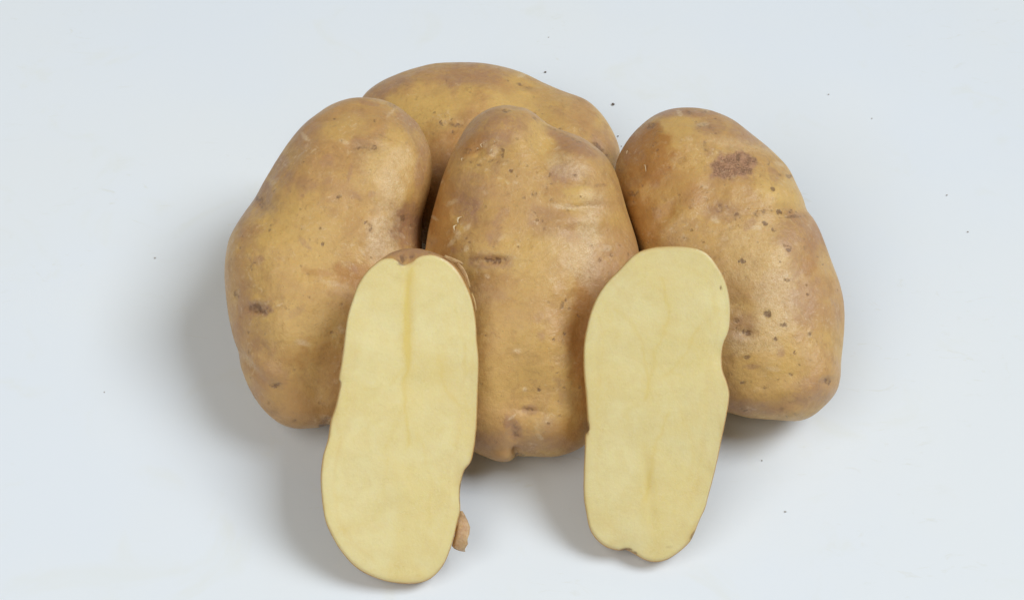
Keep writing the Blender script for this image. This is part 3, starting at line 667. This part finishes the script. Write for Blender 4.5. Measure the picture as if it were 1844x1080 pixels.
# ------------------------------------------------------------------ loose peel and skin flakes (parts of their potato)
def ribbon(name, root, org, path, widths, thick, mat, yellow=0.0, pink=0.0, pale=0.0):
    """a thin curled strip of peel: path = list of 3-D points, widths = list of 3-D half width vectors"""
    V = []; n = len(path)
    for i in range(n):
        p = np.array(path[i]); w = np.array(widths[i])
        t = np.array(path[min(i+1, n-1)]) - np.array(path[max(i-1, 0)])
        nn = np.cross(t, w); nn = nn/(np.linalg.norm(nn)+1e-12)*thick
        for s in (-1, -0.5, 0, 0.5, 1):
            V.append(p + w*s + nn*(1-s*s)*1.2)
        for s in (1, 0.5, 0, -0.5, -1):
            V.append(p + w*s - nn)
    Q = []
    for i in range(n-1):
        for k in range(10):
            a = i*10+k; b = i*10+(k+1) % 10
            Q.append((a, b, b+10, a+10))
    Q.append(tuple(range(9, -1, -1))); Q.append(tuple(range((n-1)*10, n*10)))
    V = np.array(V) - org
    z = np.zeros((len(V), 3)); m = z.copy(); m[:, 1] = pink; m[:, 2] = yellow; tt = z.copy(); tt[:, 1] = pale
    return make_mesh(name, V, Q, mat, root, None, {'marks': m, 'tints': tt})

def px_on_half(key, x, y, back):
    P0, m, v = HALF[key]
    return on_plane(np.array([x]), np.array([y]), P0, m)[0] - back*v

# broad torn flap hanging off the lower right of the left half
_, _, rE, oE, vE = BODIES['E'][:5]
lo = [(825,922,832,920),(822,927,838,928),(822,936,843,938),(822,944,847,949),(821,954,845,961),(819,964,841,970),(816,975,842,979),(814,983,837,989),(818,988,838,994)]
path, wid = [], []
for i, (x0, y0, x1, y1) in enumerate(lo):
    a = px_on_half('E', x0, y0, 0.0022); b = px_on_half('E', x1, y1, 0.0010 + 0.0016*math.sin(i*0.9))
    path.append((a+b)/2); wid.append((b-a)/2)
o = ribbon('peel_flap', rE, oE, path, wid, 0.00022, skin, 0.0, 0.8, 0.6); o['label'] = 'torn brown flap of peel'
# thin shreds along the upper right rim
for pts_, w0 in (([(800,461),(810,466),(820,470),(829,473),(833,476)], 3.6), ([(824,474),(832,484),(838,495),(843,507),(846,517)], 3.2), ([(849,528),(853,538),(856,550),(857,560)], 1.6)):
    path, wid = [], []
    for i, (x, y) in enumerate(pts_):
        k = i/(len(pts_)-1); w_ = w0*(0.5+math.sin(math.pi*min(1, k+0.15)))*0.75
        a = px_on_half('E', x-w_*0.7, y+w_*0.7, 0.0012); b = px_on_half('E', x+w_*0.7, y-w_*0.7, 0.0004)
        path.append((a+b)/2); wid.append((b-a)/2)
    ribbon('peel_shred', rE, oE, path, wid, 0.00016, skin, 0.0, 0.1, 0.35)

def curl(key, x, y, ang, ln, w):
    V, N = surf_at(key, x, y); root, org = BODIES[key][2], BODIES[key][3]
    a = math.radians(ang); d = RT*math.cos(a)+UP*math.sin(a); d = d - N*(d @ N); d /= np.linalg.norm(d)
    s = np.cross(N, d)
    path, wid = [], []
    for i in range(6):
        t = i/5
        path.append(V + d*ln*(t-.5) + s*ln*0.25*math.sin(t*math.pi) + N*(0.0002+0.0009*math.sin(t*2.6)))
        wid.append((s*0.8+N*0.5)*w*(0.25+math.sin(math.pi*min(1, t+.1))*0.75))
    return ribbon('skin_flake', root, org, path, wid, 0.00008, flake_mat)
fm = NT('dry_skin_flake')
fo = fm.n('ShaderNodeTexCoord').outputs['Object']
fm.link(fm.mix(fm.ramp(fm.noise(fo, 900, 3), 0.3, 0.7), (0.62, 0.46, 0.25), (0.80, 0.68, 0.46)), fm.b.inputs['Base Color'])
fm.b.inputs['Roughness'].default_value = 0.5
flake_mat = fm.m
for args in (('C',829,398,60,.0024,.00035),('C',822,411,70,.0018,.0003),('C',870,263,80,.0013,.0002),('C',885,272,60,.0014,.0002),('C',862,270,20,.0010,.0002),('C',834,290,40,.0010,.0002),
             ('D',1163,303,-50,.0030,.0004),('D',1131,277,-60,.0014,.0003),('C',893,258,30,.0008,.0002)):
    curl(*args)

# ------------------------------------------------------------------ crumbs of soil on the table
soil = NT('dry_soil')
so = soil.n('ShaderNodeTexCoord').outputs['Object']
soil.link(soil.mix(soil.ramp(soil.noise(so, 1500, 3), 0.3, 0.7), (0.14, 0.12, 0.11), (0.26, 0.22, 0.20)), soil.b.inputs['Base Color'])
soil.b.inputs['Roughness'].default_value = 0.9
soil_pale = NT('pale_dust')
soil_pale.b.inputs['Base Color'].default_value = (0.46, 0.45, 0.43, 1); soil_pale.b.inputs['Roughness'].default_value = 0.9

def crumb(x, y, r, label, mat, cat='crumb', flat=0.7):
    rs = random.Random(int(x*7+y))
    P = on_plane(np.array([x]), np.array([y]), np.zeros(3), np.array([0, 0, 1.0]))[0]
    U, Q = cube_sphere(4)
    n = fbm(U*2.2+rs.random()*50, int(x), 2)
    s = np.array([1+rs.random()*.5, 1, flat])
    V = U*(0.65+0.7*n)[:, None]*s*r*0.85
    V[:, 2] -= V[:, 2].min()
    o = make_mesh('soil_crumb', V, Q, mat)
    o.location = P; o.rotation_euler = (0, 0, rs.random()*6)
    o['label'] = label; o['category'] = cat; o['group'] = 'crumbs of soil scattered on the table'
dk, pl = soil.m, soil_pale.m
crumb(1104,189,.00062,'largest dark round crumb, on the table above the gap between the back and right potatoes', dk)
crumb(982,131,.00046,'dark crumb just above the upper right slope of the back potato', dk)
crumb(988,68,.00026,'tiny crumb highest up, straight above the back potato', pl)
crumb(1113,246,.00030,'tiny dark crumb right beside the right end of the back potato', dk)
crumb(1119,264,.00022,'tiny crumb in the cleft between the back potato and the right one', dk)
crumb(1492,171,.00034,'small grey crumb on the table to the upper right of the scabby potato', pl)
crumb(1570,214,.00026,'faint crumb right of the small grey one in the upper right area', pl)
crumb(279,465,.00034,'small crumb alone on the table left of the leftmost potato', pl)
crumb(1705,352,.00034,'small crumb near the right edge, upper of the two far right ones', pl)
crumb(1743,418,.00030,'small crumb near the right edge, lower of the two far right ones', pl)
crumb(1414,921,.00032,'small crumb alone on the table right of the right cut half', pl)
crumb(1372,829,.00028,'small crumb under the bottom of the scabby right potato', pl)
crumb(188,706,.00024,'tiny crumb on the table at lower left', pl)
